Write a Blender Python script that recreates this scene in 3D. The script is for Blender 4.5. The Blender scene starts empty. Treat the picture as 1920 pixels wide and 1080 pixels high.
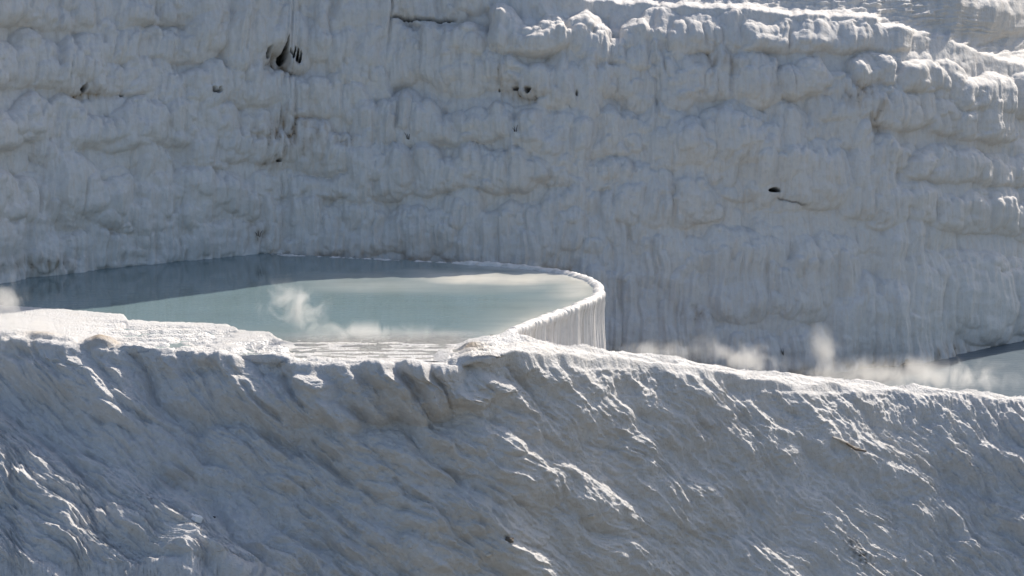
import bpy, math, random
import numpy as np

# ------------------------------------------------------------------ scene, camera, light
S = bpy.context.scene
COL = S.collection
R = math.radians
W0, H0 = 1920.0, 1080.0
FOV = R(15.0)
F = 960.0 / math.tan(FOV / 2)            # focal length in photo pixels
PITCH = R(9.0)
CAM = np.array([0.0, 0.0, 15.84])
RV = np.array([1.0, 0.0, 0.0])
UV = np.array([0.0, math.sin(PITCH), math.cos(PITCH)])
FV = np.array([0.0, math.cos(PITCH), -math.sin(PITCH)])

cd = bpy.data.cameras.new('camera')
cam = bpy.data.objects.new('camera', cd)
COL.objects.link(cam)
cd.sensor_fit = 'HORIZONTAL'
cd.angle = FOV
cd.clip_start, cd.clip_end = 1.0, 5000.0
cam.location = CAM
cam.rotation_euler = (math.pi / 2 - PITCH, 0, 0)
S.camera = cam

SUN_AZ, SUN_EL = R(30.0), R(40.5)        # azimuth to the right of straight ahead
sv = np.array([math.sin(SUN_AZ) * math.cos(SUN_EL), math.cos(SUN_AZ) * math.cos(SUN_EL), math.sin(SUN_EL)])
w = bpy.data.worlds.new('World')
S.world = w
w.use_nodes = True
nt = w.node_tree
nt.nodes.clear()
sky = nt.nodes.new('ShaderNodeTexSky')
sky.sky_type = 'NISHITA'
sky.sun_disc = False
sky.sun_elevation = SUN_EL
sky.sun_rotation = SUN_AZ
sky.altitude = 300
sky.air_density = 1.0
sky.dust_density = 2.5
sky.ozone_density = 1.0
bg = nt.nodes.new('ShaderNodeBackground')
bg.inputs['Strength'].default_value = 0.13
wo = nt.nodes.new('ShaderNodeOutputWorld')
nt.links.new(sky.outputs[0], bg.inputs[0])
nt.links.new(bg.outputs[0], wo.inputs[0])
ld = bpy.data.lights.new('sun', 'SUN')
ld.energy = 5.0
ld.angle = R(0.53)
ld.color = (1.0, 0.92, 0.81)
sun = bpy.data.objects.new('sun', ld)
COL.objects.link(sun)
sun.location = (40, 150, 80)
import mathutils
sun.rotation_euler = mathutils.Vector(-sv).to_track_quat('-Z', 'Y').to_euler()
S.view_settings.view_transform = 'Standard'
S.view_settings.look = 'None'
S.view_settings.gamma = 1.0
S.view_settings.exposure = 0.36
S.view_settings.use_curve_mapping = False
S.render.engine = 'CYCLES'
cy = S.cycles
cy.max_bounces = 8
cy.diffuse_bounces = 4
cy.volume_bounces = 1
cy.transparent_max_bounces = 12
cy.volume_step_rate = 1.0
cy.caustics_reflective = False
cy.caustics_refractive = False
cy.use_denoising = True
cy.sample_clamp_indirect = 6.0

# ------------------------------------------------------------------ helpers
rng = np.random.default_rng(11)

def P(px, py, z=0.0):
    """photo pixel -> the point where its line of sight meets height z"""
    d = (px - 960.0) / F * RV + (540.0 - py) / F * UV + FV
    return CAM + d * ((z - CAM[2]) / d[2])

def PY(px, py, Y):
    """photo pixel -> the point at distance Y"""
    d = (px - 960.0) / F * RV + (540.0 - py) / F * UV + FV
    return CAM + d * (Y / d[1])

def perlin(x, y, seed=0):
    r = np.random.default_rng(seed + 1000)
    perm = r.permutation(512)
    ang = r.uniform(0, 2 * math.pi, 512)
    gx, gy = np.cos(ang), np.sin(ang)
    xi = np.floor(x).astype(np.int64)
    yi = np.floor(y).astype(np.int64)
    xf, yf = x - xi, y - yi
    def g(i, j, dx, dy):
        h = perm[(perm[i & 511] + j) & 511]
        return gx[h] * dx + gy[h] * dy
    u = xf * xf * xf * (xf * (xf * 6 - 15) + 10)
    v = yf * yf * yf * (yf * (yf * 6 - 15) + 10)
    a = g(xi, yi, xf, yf) * (1 - u) + g(xi + 1, yi, xf - 1, yf) * u
    b = g(xi, yi + 1, xf, yf - 1) * (1 - u) + g(xi + 1, yi + 1, xf - 1, yf - 1) * u
    return (a * (1 - v) + b * v) * 1.5

def fbm(x, y, seed=0, oct=4, gain=0.5):
    s, a = 0.0, 1.0
    for i in range(oct):
        s = s + a * perlin(x * 2 ** i, y * 2 ** i, seed + i * 17)
        a *= gain
    return s

def sstep(a, b, x):
    t = np.clip((x - a) / (b - a), 0, 1)
    return t * t * (3 - 2 * t)

def axis(lo, hi, a, b, step, coarse):
    """coordinates dense between a and b, coarse outside"""
    left = np.arange(lo, a, coarse)
    mid = np.arange(a, b, step)
    right = np.arange(b, hi + coarse, coarse)
    return np.concatenate([left, mid, right])

def grid_faces(nr, nc, keep=None):
    i = np.arange(nr - 1)[:, None] * nc + np.arange(nc - 1)[None, :]
    q = np.stack([i, i + nc, i + nc + 1, i + 1], -1).reshape(-1, 4)
    if keep is not None:
        q = q[keep.reshape(-1)]
    return q

def build(name, verts, quads, mat, parent=None, attrs=None, smooth=True):
    verts = np.asarray(verts, dtype=np.float32).reshape(-1, 3)
    quads = np.asarray(quads, dtype=np.int32)
    k = quads.shape[1]
    me = bpy.data.meshes.new(name)
    me.vertices.add(len(verts))
    me.vertices.foreach_set('co', verts.ravel())
    me.loops.add(quads.size)
    me.loops.foreach_set('vertex_index', quads.ravel())
    me.polygons.add(len(quads))
    me.polygons.foreach_set('loop_start', np.arange(len(quads), dtype=np.int32) * k)
    me.polygons.foreach_set('use_smooth', np.full(len(quads), smooth))
    me.update(calc_edges=True)
    for an, av in (attrs or {}).items():
        at = me.attributes.new(an, 'FLOAT', 'POINT')
        at.data.foreach_set('value', np.asarray(av, dtype=np.float32).ravel())
    me.materials.append(mat)
    o = bpy.data.objects.new(name, me)
    COL.objects.link(o)
    if parent:
        o.parent = parent
    return o

def tag(o, label=None, cat=None, group=None, kind=None):
    for k, v in (('label', label), ('category', cat), ('group', group), ('kind', kind)):
        if v:
            o[k] = v
    return o

def thing(name, loc, label, cat, group=None):
    o = bpy.data.objects.new(name, None)
    o.location = loc
    o.empty_display_size = 0.2
    COL.objects.link(o)
    return tag(o, label, cat, group)

# image-like grids of the terrain: rows and columns are lines of sight, each vertex gets its own distance
def dirs(U, V):
    return ((U - 960.0) / F)[..., None] * RV + ((540.0 - V) / F)[..., None] * UV + FV

def integrate(dist0, row0, U, V, n):
    """distance along each line of sight, so that the surface has normal n(u, v); fixed at row row0"""
    d = dirs(U, V)
    g = -(n @ UV) / np.sum(n * d, -1)               # d ln w / db
    b = (540.0 - V) / F
    db = np.diff(b, axis=0)
    inc = 0.5 * (g[1:] + g[:-1]) * db
    cum = np.concatenate([np.zeros((1, U.shape[1])), np.cumsum(inc, 0)], 0)
    r = np.clip(row0, 0, U.shape[0] - 1.001)
    i = np.floor(r).astype(int)
    fr = (r - i)[None, :]
    ref = np.take_along_axis(cum, i[None, :], 0) * (1 - fr) + np.take_along_axis(cum, i[None, :] + 1, 0) * fr
    return dist0[None, :] * np.exp(cum - ref)

def grid_normals(Pos):
    du = np.gradient(Pos, axis=1)
    dv = np.gradient(Pos, axis=0)
    n = np.cross(dv, du)
    n /= np.linalg.norm(n, axis=-1, keepdims=True) + 1e-12
    flip = np.sum(n * (Pos - CAM), -1) > 0
    n[flip] *= -1
    return n

def blur(a, k, ax):
    if k < 1:
        return a
    c = np.cumsum(np.concatenate([np.repeat(np.take(a, [0], ax), k + 1, ax), a, np.repeat(np.take(a, [-1], ax), k, ax)], ax), ax)
    n = a.shape[ax]
    hi = np.take(c, np.arange(2 * k + 1, 2 * k + 1 + n), ax)
    lo = np.take(c, np.arange(0, n), ax)
    return (hi - lo) / (2 * k + 1)

MPX = 100.0 / F                                     # metres per photo pixel at 100 m

# ------------------------------------------------------------------ materials
def mat_new(name):
    m = bpy.data.materials.new(name)
    m.use_nodes = True
    t = m.node_tree
    t.nodes.clear()
    out = t.nodes.new('ShaderNodeOutputMaterial')
    b = t.nodes.new('ShaderNodeBsdfPrincipled')
    t.links.new(b.outputs[0], out.inputs[0])
    return m, t, b, out

def nd(t, typ, **kw):
    n = t.nodes.new(typ)
    for k, v in kw.items():
        if k in n.inputs:
            n.inputs[k].default_value = v
        else:
            setattr(n, k, v)
    return n

def noise(t, vec, scale, detail=4, rough=0.55, dist=0.0):
    n = nd(t, 'ShaderNodeTexNoise', Scale=scale, Detail=detail, Roughness=rough, Distortion=dist)
    t.links.new(vec, n.inputs['Vector'])
    return n.outputs[0]

def mapping(t, vec, scale, rot=(0, 0, 0)):
    n = nd(t, 'ShaderNodeMapping')
    n.inputs['Scale'].default_value = scale
    n.inputs['Rotation'].default_value = rot
    t.links.new(vec, n.inputs['Vector'])
    return n.outputs[0]

def mathn(t, op, a, b=None, clamp=False):
    n = t.nodes.new('ShaderNodeMath')
    n.operation = op
    n.use_clamp = clamp
    for i, v in enumerate((a, b)):
        if v is None:
            continue
        if isinstance(v, (int, float)):
            n.inputs[i].default_value = v
        else:
            t.links.new(v, n.inputs[i])
    return n.outputs[0]

def ramp(t, fac, stops):
    n = t.nodes.new('ShaderNodeValToRGB')
    e = n.color_ramp.elements
    while len(e) < len(stops):
        e.new(0.5)
    for i, (p, c) in enumerate(stops):
        e[i].position = p
        e[i].color = (*c, 1) if len(c) == 3 else c
    t.links.new(fac, n.inputs[0])
    return n.outputs[0]

def mix(t, fac, a, b, typ='MIX'):
    n = t.nodes.new('ShaderNodeMix')
    n.data_type = 'RGBA'
    n.blend_type = typ
    for i, v in ((0, fac), (6, a), (7, b)):
        if isinstance(v, (int, float)):
            n.inputs[i].default_value = v
        elif isinstance(v, tuple):
            n.inputs[i].default_value = (*v, 1)
        else:
            t.links.new(v, n.inputs[i])
    return n.outputs[2]

def attr(t, name):
    n = t.nodes.new('ShaderNodeAttribute')
    n.attribute_name = name
    return n.outputs['Fac']

def geo_pos(t):
    return t.nodes.new('ShaderNodeNewGeometry').outputs['Position']

def bump(t, height, strength, dist, normal=None):
    n = nd(t, 'ShaderNodeBump', Strength=strength, Distance=dist)
    t.links.new(height, n.inputs['Height'])
    if normal:
        t.links.new(normal, n.inputs['Normal'])
    return n.outputs[0]

def travertine(name, flute_rot=(0, 0, 0), flute=(9, 9, 1.0), grain=1.0, base=(0.69, 0.662, 0.63), warm=(0.62, 0.53, 0.44), cool=(0.62, 0.61, 0.60)):
    m, t, b, out = mat_new(name)
    pos = geo_pos(t)
    st = mapping(t, pos, flute, flute_rot)
    n1 = noise(t, pos, 0.55, 5, 0.6)
    n2 = noise(t, st, 1.0, 5, 0.65, 0.4)
    n3 = noise(t, pos, 6.0, 6, 0.6)
    c = mix(t, ramp(t, n1, [(0.38, (0, 0, 0)), (0.68, (0.8, 0.8, 0.8))]), base, cool)
    c = mix(t, ramp(t, n2, [(0.48, (0, 0, 0)), (0.75, (0.55, 0.55, 0.55))]), c, warm)
    c = mix(t, ramp(t, n3, [(0.35, (0.3, 0.3, 0.3)), (0.5, (0, 0, 0))]), c, (0.47, 0.46, 0.45))
    stn = mathn(t, 'MULTIPLY', attr(t, 'stain'), mathn(t, 'MULTIPLY', n2, 2.2), True)
    c = mix(t, stn, c, (0.36, 0.275, 0.19))
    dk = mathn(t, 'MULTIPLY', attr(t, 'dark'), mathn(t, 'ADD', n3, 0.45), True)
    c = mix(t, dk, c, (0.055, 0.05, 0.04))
    t.links.new(c, b.inputs['Base Color'])
    wet = attr(t, 'wet')
    rg = t.nodes.new('ShaderNodeMapRange')
    rg.inputs['To Min'].default_value = 0.85
    rg.inputs['To Max'].default_value = 0.28
    t.links.new(wet, rg.inputs['Value'])
    t.links.new(rg.outputs[0], b.inputs['Roughness'])
    b.inputs['Specular IOR Level'].default_value = 0.35
    f1 = noise(t, mapping(t, pos, (flute[0] * 2.2, flute[1] * 2.2, flute[2] * 2.2), flute_rot), 1.0, 3, 0.5)
    f2 = noise(t, pos, 22.0, 5, 0.6)
    f3 = noise(t, pos, 7.0, 4, 0.6)
    nb = bump(t, f1, 0.5, 0.03)
    nb = bump(t, f3, 0.35 * grain, 0.08, nb)
    nb = bump(t, f2, 0.6 * grain, 0.045, nb)
    t.links.new(nb, b.inputs['Normal'])
    return m

M_CLIFF = travertine('cliff_travertine', flute=(9, 9, 0.9), grain=0.8)
M_SLOPE = travertine('slope_travertine', base=(0.675, 0.66, 0.645), flute=(3.2, 3.2, 3.2), grain=2.0, warm=(0.63, 0.58, 0.52))
M_WALL = travertine('curtain_travertine', flute=(10, 10, 0.35), grain=0.4, base=(0.74, 0.71, 0.67), warm=(0.66, 0.57, 0.50), cool=(0.70, 0.67, 0.65))

def simple(name, col, rough=0.8, nscale=20, var=0.5, bmp=0.02):
    m, t, b, out = mat_new(name)
    pos = geo_pos(t)
    n = noise(t, pos, nscale, 5)
    lo = tuple(c * (1 - var) for c in col)
    hi = tuple(min(1, c * (1 + var)) for c in col)
    t.links.new(mix(t, n, lo, hi), b.inputs['Base Color'])
    b.inputs['Roughness'].default_value = rough
    t.links.new(bump(t, n, 0.7, bmp), b.inputs['Normal'])
    return m

M_SHADE_STONE = simple('hole_shade_and_black_stone', (0.028, 0.031, 0.032), 0.9, 9, 0.5, 0.06)  # near-black: stands for shade inside the holes, also colours one small stone
M_STONE = simple('brown_stone', (0.17, 0.14, 0.11), 0.9, 30)
M_PALE = simple('pale_stone', (0.62, 0.55, 0.46), 0.9, 30, 0.15)
M_WOOD = simple('weathered_wood', (0.20, 0.155, 0.115), 0.85, 25)
M_BARK = simple('pale_driftwood', (0.50, 0.46, 0.41), 0.8, 25, 0.25)
M_PAPER = simple('white_card', (0.82, 0.82, 0.81), 0.5, 12, 0.06, 0.005)
M_INK = simple('grey_print', (0.35, 0.36, 0.38), 0.5, 12, 0.1, 0.002)
M_TWIG = simple('dead_twig', (0.05, 0.042, 0.034), 0.9, 40)

def water_mat(name, deep, shallow, wave_scale, bump_base, rough=0.06):
    m, t, b, out = mat_new(name)
    pos = geo_pos(t)
    sh = attr(t, 'shallow')
    n1 = noise(t, mapping(t, pos, (0.9, 0.35, 1)), 1.3, 5, 0.6, 0.3)
    f = mathn(t, 'MULTIPLY', sh, mathn(t, 'ADD', mathn(t, 'MULTIPLY', n1, 0.9), 0.5), True)
    c = mix(t, f, deep, shallow)
    film = attr(t, 'film')
    c = mix(t, mathn(t, 'MULTIPLY', film, mathn(t, 'ADD', mathn(t, 'MULTIPLY', n1, 0.9), 0.5), True), c, (0.66, 0.64, 0.60))
    n2 = noise(t, mapping(t, pos, (0.35, 1.1, 1)), 1.0, 4, 0.55, 0.2)
    c = mix(t, ramp(t, n2, [(0.4, (0, 0, 0)), (0.7, (0.35, 0.35, 0.35))]), c, tuple(x * 0.75 for x in deep))
    t.links.new(c, b.inputs['Base Color'])
    b.inputs['IOR'].default_value = 1.33
    t.links.new(mathn(t, 'ADD', mathn(t, 'MULTIPLY', attr(t, 'chop'), 0.14), rough), b.inputs['Roughness'])
    wv = noise(t, mapping(t, pos, (1.0, 2.6, 1)), wave_scale, 3, 0.55, 0.3)
    wf = noise(t, mapping(t, pos, (1.0, 2.2, 1)), wave_scale * 4.5, 3, 0.6, 0.3)
    ch = attr(t, 'chop')
    n = nd(t, 'ShaderNodeBump', Distance=0.25)
    t.links.new(wv, n.inputs['Height'])
    t.links.new(mathn(t, 'ADD', mathn(t, 'MULTIPLY', ch, 0.9), bump_base * 0.26), n.inputs['Strength'])
    n2b = nd(t, 'ShaderNodeBump', Distance=0.14)
    t.links.new(wf, n2b.inputs['Height'])
    t.links.new(mathn(t, 'MULTIPLY', ch, 1.0), n2b.inputs['Strength'])
    t.links.new(n.outputs[0], n2b.inputs['Normal'])
    t.links.new(n2b.outputs[0], b.inputs['Normal'])
    return m

M_WATER = water_mat('pool_water', (0.155, 0.222, 0.235), (0.70, 0.67, 0.59), 3.0, 0.04, 0.03)
M_WATER2 = water_mat('shallow_water', (0.115, 0.15, 0.18), (0.40, 0.42, 0.36), 3.0, 0.30, 0.26)

# ------------------------------------------------------------------ lobes: flowstone domes that hang over one another
def lobe_field(u_ax, v_ax, Uw, Vw, lobes, tail=0.3, pad=12, power=0.75):
    D = np.zeros(Uw.shape)
    for (u0, v0, hw, L, A) in lobes:
        c0, c1 = np.searchsorted(u_ax, (u0 - hw - pad, u0 + hw + pad))
        r0, r1 = np.searchsorted(v_ax, (v0 - pad, v0 + L + pad))
        if c1 - c0 < 2 or r1 - r0 < 2:
            continue
        s = (Uw[r0:r1, c0:c1] - u0) / hw
        t = (Vw[r0:r1, c0:c1] - v0) / L
        tt = min(0.55, hw * 1.1 / L)
        top = np.clip((tt - t) / tt, 0, None)
        bot = np.clip((t - (1 - tail)) / tail, 0, None)
        q = 1 - s * s - top * top - bot ** 3
        h = A * np.clip(q, 0, None) ** power * (1 - 0.25 * np.clip(t, 0, 1))
        D[r0:r1, c0:c1] = np.maximum(D[r0:r1, c0:c1], h)
    return D

def lin(px, pts):
    return np.interp(px, [p[0] for p in pts], [p[1] for p in pts])

# ------------------------------------------------------------------ valley floor, far below and behind the camera too
M_GROUND = simple('valley_ground', (0.15, 0.135, 0.10), 0.95, 0.05, 0.3, 0.5)
gx = np.linspace(-3000, 3000, 25)
GX, GY = np.meshgrid(gx, gx)
gd = build('ground', np.stack([GX, GY, np.full(GX.shape, -24.0)], -1), grid_faces(25, 25)[:, ::-1], M_GROUND)
tag(gd, 'dry tan valley floor below the white terraces', kind='structure')

# ------------------------------------------------------------------ the cliff
u_ax = axis(-420, 2340, -12, 1932, 1.7, 9.0)
v_ax = axis(-690, 735, -14, 722, 1.7, 7.0)
U, V = np.meshgrid(u_ax, v_ax)
Y0 = lin(u_ax, [(-420, 97.5), (-60, 100.5), (0, 101.3), (40, 101.9), (200, 103.6), (300, 104.6), (400, 105.5), (520, 106.7), (700, 107.0), (1000, 106.6),
                (1300, 107.0), (1500, 107.6), (1680, 109.2), (1800, 111.0), (1920, 113.6), (2340, 121)])
Y0 = blur(Y0, 12, 0)
py0 = 540.0 + F * np.tan(np.arctan(CAM[2] / Y0) - PITCH)      # row where height 0 is met
row0 = np.interp(py0, v_ax, np.arange(len(v_ax)))
d0 = dirs(u_ax, py0)
dist0 = Y0 / d0[:, 1]
CREST = [(-420, -560), (640, -540), (790, -430), (850, -270), (915, -110), (980, -50), (1050, -20), (1110, 3), (1230, 12), (1400, 20), (1450, 30), (1560, 32), (1640, 36), (1650, 54), (1700, 60), (1740, 76), (1800, 88), (1870, 112), (1920, 126), (2340, 200)]
crest = lin(u_ax, CREST)[None, :] + 5 * perlin(U / 60, V * 0 + 3.3, 5) + 3 * perlin(U / 17, V * 0, 6)
e = crest - V                                                  # > 0 above the crest
alpha = 66 + 15 * sstep(60, 520, V) + 6 * perlin(U / 260, V / 90, 21) + 4 * perlin(U / 90, V / 40, 22)
alpha = alpha + (85 - alpha) * sstep(0, -60, V) * sstep(1120, 980, U)
alpha = alpha - 3 * sstep(900, 1100, U) * np.exp(-((e + 22) / 26) ** 2)             # rounded shoulder below the crest
for pts, hw_, da in [([(722, 50), (850, 54), (900, 60), (935, 68)], 5, 50), ([(1098, 55), (1180, 60), (1245, 66)], 5, 45), ([(870, 28), (930, 30), (1000, 40), (1060, 58)], 6, 35), ([(690, 192), (980, 190)], 6, 30), ([(690, 282), (1000, 284)], 6, 26), ([(0, 186), (320, 190)], 6, 26)]:
    q = np.array(pts, float)
    ly = np.interp(U, q[:, 0], q[:, 1]) + 3 * perlin(U / 30, U * 0, 27)
    alpha -= da * np.exp(-((V - ly) / hw_) ** 2) * sstep(q[0, 0] - 10, q[0, 0] + 20, U) * sstep(q[-1, 0] + 10, q[-1, 0] - 20, U)
flat = 5 + 4 * perlin(U / 80, V / 9, 23)
hill = 47 + 9 * perlin(U / 70, V / 20, 24)
right = sstep(820, 1000, U)
up = flat * (1 - sstep(6, 22, e)) + hill * sstep(6, 22, e)
up = up * right + 4 * (1 - right)
# far back on the right: a flat shelf, then a steep smooth curtain
far = sstep(1590, 1800, U - (V - 0) * 1.9)
up = up * (1 - far) + far * np.where(V > 78, 6.0, 66.0)
up = up * sstep(-90, -60, V) + 8 * sstep(-60, -90, V)
k = sstep(-2, 4, e)
alpha = alpha * (1 - k) + up * k
alpha = np.radians(np.clip(alpha, 1, 88))
n = np.stack([0 * alpha, -np.sin(alpha), np.cos(alpha)], -1)
dist = integrate(dist0, row0, U, V, n)
Pos = CAM + dirs(U, V) * dist[..., None]
bn = np.stack([blur(blur(grid_normals(Pos)[..., i], 14, 0), 14, 1) for i in range(3)], -1)
bn /= np.linalg.norm(bn, axis=-1, keepdims=True)

BANDS = [  # px0, px1, top0, top1, bottom0, bottom1, half width, bulge
    (-60, 120, -40, -30, 52, 60, 45, 0.50), (110, 300, -20, -12, 70, 48, 38, 0.35), (280, 420, -25, -15, 50, 40, 36, 0.35),
    (395, 730, -45, -35, 128, 132, 34, 0.75), (210, 400, 40, 36, 118, 122, 32, 0.40), (0, 230, 60, 66, 140, 120, 34, 0.35),
    (690, 890, -60, -45, 44, 42, 36, 0.55), (700, 900, 50, 56, 130, 190, 30, 0.62), (660, 760, 20, 60, 182, 184, 30, 0.55),
    (880, 1120, 26, 30, 112, 108, 44, 0.66), (900, 970, 80, 80, 186, 178, 24, 0.35), (960, 1120, 108, 112, 168, 250, 34, 0.55),
    (1040, 1130, 20, 40, 118, 190, 30, 0.55), (1120, 1262, 52, 46, 148, 128, 32, 0.62), (1110, 1250, 96, 100, 200, 215, 36, 0.45),
    (1250, 1420, 30, 40, 110, 100, 40, 0.45), (1420, 1660, 40, 44, 102, 96, 50, 0.40), (1650, 1930, 92, 150, 172, 235, 42, 0.55),
    (1260, 1440, 95, 100, 205, 190, 36, 0.45), (1430, 1560, 110, 120, 200, 185, 34, 0.45), (1540, 1660, 118, 120, 175, 170, 28, 0.40),
    (1570, 1900, 160, 190, 236, 270, 34, 0.40), (1640, 1800, 165, 175, 200, 235, 26, 0.35),
    (0, 300, 98, 105, 178, 184, 34, 0.45), (300, 500, 120, 122, 200, 205, 30, 0.40), (460, 680, 132, 136, 205, 232, 28, 0.42),
    (-50, 110, 190, 190, 285, 270, 40, 0.55), (90, 260, 195, 200, 300, 270, 36, 0.40), (240, 420, 205, 190, 290, 262, 38, 0.40),
    (400, 560, 228, 232, 312, 310, 34, 0.45), (540, 660, 228, 245, 330, 345, 24, 0.42), (380, 520, 192, 196, 262, 262, 34, 0.35),
    (690, 985, 190, 188, 277, 272, 34, 0.52), (600, 720, 215, 250, 300, 330, 30, 0.40), (690, 1010, 280, 280, 376, 360, 36, 0.42),
    (500, 720, 318, 310, 372, 380, 32, 0.40), (980, 1080, 250, 240, 345, 350, 30, 0.4), (1010, 1180, 210, 205, 300, 300, 44, 0.45),
    (1150, 1260, 196, 190, 290, 280, 30, 0.40), (1060, 1300, 300, 300, 360, 390, 36, 0.40), (1250, 1420, 195, 190, 330, 320, 44, 0.50),
    (1300, 1480, 250, 262, 362, 372, 40, 0.38), (1240, 1330, 330, 335, 440, 430, 32, 0.38), (1060, 1230, 345, 340, 420, 430, 34, 0.40),
    (1480, 1640, 220, 225, 420, 400, 44, 0.35), (1630, 1930, 268, 280, 330, 350, 36, 0.32), (1620, 1930, 340, 360, 420, 450, 38, 0.30),
    (-60, 130, 290, 300, 420, 430, 48, 0.42), (120, 310, 285, 300, 440, 450, 44, 0.36), (300, 520, 300, 330, 440, 430, 40, 0.36),
    (-60, 300, 400, 410, 545, 520, 42, 0.30), (280, 530, 400, 405, 505, 490, 38, 0.28),
    (510, 700, 360, 378, 486, 486, 30, 0.36), (680, 900, 372, 366, 492, 490, 34, 0.36), (880, 1170, 380, 376, 500, 500, 34, 0.34),
    (880, 1000, 408, 420, 520, 520, 26, 0.3), (1120, 1320, 425, 430, 690, 690, 40, 0.34), (1280, 1420, 446, 440, 600, 600, 40, 0.38),
    (1390, 1600, 470, 450, 600, 610, 36, 0.26), (1590, 1740, 545, 530, 700, 700, 40, 0.38), (1700, 1930, 440, 470, 640, 650, 44, 0.30),
    (1820, 1960, 455, 450, 560, 560, 36, 0.32), (1300, 1600, 585, 600, 705, 705, 44, 0.28), (1120, 1300, 500, 520, 690, 690, 40, 0.2),
    (1790, 1905, -30, -30, 88, 84, 62, 0.6), (1895, 1950, 10, 20, 84, 84, 14, 0.35),
]
pr = random.Random(5)
big = []
for (a, b_, t0, t1, b0, b1, hw, A) in BANDS:
    x = a - hw * 0.3
    while x < b_ + hw * 0.3:
        f = min(1, max(0, (x - a) / (b_ - a)))
        h_ = hw * pr.uniform(0.75, 1.35)
        tp = t0 + (t1 - t0) * f + pr.uniform(-0.22, 0.25) * (b0 - t0)
        bt = b0 + (b1 - b0) * f + pr.uniform(-0.13, 0.10) * (b0 - t0)
        big.append((x, tp, h_, max(bt - tp, h_), A * pr.uniform(0.75, 1.15)))
        x += h_ * pr.uniform(1.0, 1.4)
Uw = U + 7 * fbm(U / 90, V / 90, 31, 2) + 1.2 * perlin(U / 18, V / 26, 35)
Vw = V + 9 * fbm(U / 80, V / 100, 41, 2) + 1.5 * perlin(U / 14, V / 24, 45)
D = lobe_field(u_ax, v_ax, Uw, Vw, big, 0.22, 40, 0.55) * 0.74
med, small, tiny = [], [], []
for (x, tp, h_, L_, A) in big:                       # ribs of drapery on every big lobe
    for j in range(pr.randint(4, 6)):
        hw = h_ * pr.uniform(0.16, 0.36)
        x1 = x + pr.uniform(-0.8, 0.8) * h_
        t1 = tp + L_ * (0.10 + 0.25 * ((x1 - x) / h_) ** 2 + pr.uniform(-0.08, 0.2))
        tiny.append((x1, t1, hw, (tp + L_ - t1) * pr.uniform(0.7, 1.0), hw * MPX * pr.uniform(0.45, 0.75)))
for i in range(2600):
    u0, v0 = pr.uniform(-200, 2120), pr.uniform(-60, 700)
    hw = pr.uniform(8, 21)
    st = 1.2 + 2.8 * max(0, (v0 - 330) / 350)
    med.append((u0, v0, hw, hw * pr.uniform(1.8, 3.6) * st, hw * MPX * pr.uniform(0.45, 0.85)))
for i in range(5000):
    u0, v0 = pr.uniform(-30, 1950), pr.uniform(-40, 710)
    hw = pr.uniform(4.5, 11)
    st = 1.2 + 3.5 * max(0, (v0 - 330) / 350)
    small.append((u0, v0, hw, hw * pr.uniform(2.0, 4.5) * st, hw * MPX * pr.uniform(0.25, 0.55)))
calm = 1 - 0.75 * sstep(1700, 1800, U) * sstep(100, 60, V)
D += lobe_field(u_ax, v_ax, Uw, Vw, tiny, 0.3, 40, 0.55) * calm * 1.25
D += lobe_field(u_ax, v_ax, Uw, Vw, med, 0.35, 40, 0.5) * calm * 0.72
D += lobe_field(u_ax, v_ax, Uw, Vw, small, 0.3, 40, 0.6) * calm * 0.42
lowc = sstep(330, 480, V)
D += (0.026 + 0.016 * lowc) * perlin(Uw / 7, Vw / 90, 51) + 0.03 * fbm(Uw / 24, Vw / 150, 52, 2) + 0.012 * perlin(Uw / 4.2, Vw / 50, 53)
D += 0.12 * fbm(U / 130, V / 100, 54, 4)
D *= 1 - 0.45 * np.exp(-((e + 5) / 45) ** 2) * right
# terracettes on the ground above the crest
tc = sstep(2, 10, e) * right * (1 - far)
D += tc * (0.25 * np.abs(fbm(U / 60, V / 8, 61, 4)) + 0.05 * fbm(U / 12, V / 5, 62, 3))
D *= 1 - 0.55 * tc

# caves: teardrop and slot shaped holes through the flowstone
HOLES = [  # px, py, half width, half height, taper to the top, lean
    (491, 104, 5, 11, 0.5, 0), (527, 99, 6.5, 27, 0.85, -0.12), (541, 106, 3, 7, 0.5, 0.5), (550, 108, 2.4, 12, 0.5, -0.3), (557, 112, 2.2, 14, 0.5, -0.2), (563, 116, 2.4, 12, 0.5, -0.2),
    (150, 167, 5.5, 10, 0.8, -0.4), (226, 181, 3.5, 3, 0.3, 0), (388, 174, 3.2, 6, 0.3, 0.2), (395, 175, 2.8, 6, 0.3, -0.2),
    (972, 169, 8, 3.5, 0.3, 0), (994, 175, 4.5, 7, -0.5, 0), (1449, 357, 13, 5, 0.2, 0), (1682, 681, 6, 11, 0.8, 0), (1918, 646, 16, 11, 0.3, 0),
    (515, 304, 7, 3, 0, 0), (1075, 182, 2, 6, 0.3, 0), (938, 174, 1.8, 3, 0, 0),
]
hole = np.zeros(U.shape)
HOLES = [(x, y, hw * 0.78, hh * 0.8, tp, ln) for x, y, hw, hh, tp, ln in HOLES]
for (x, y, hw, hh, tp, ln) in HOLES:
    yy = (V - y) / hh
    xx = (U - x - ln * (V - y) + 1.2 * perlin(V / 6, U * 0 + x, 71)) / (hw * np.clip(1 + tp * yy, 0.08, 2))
    hole = np.maximum(hole, sstep(1.25, 0.85, np.sqrt(xx * xx + (np.abs(yy)) ** 2.4)))
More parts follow.
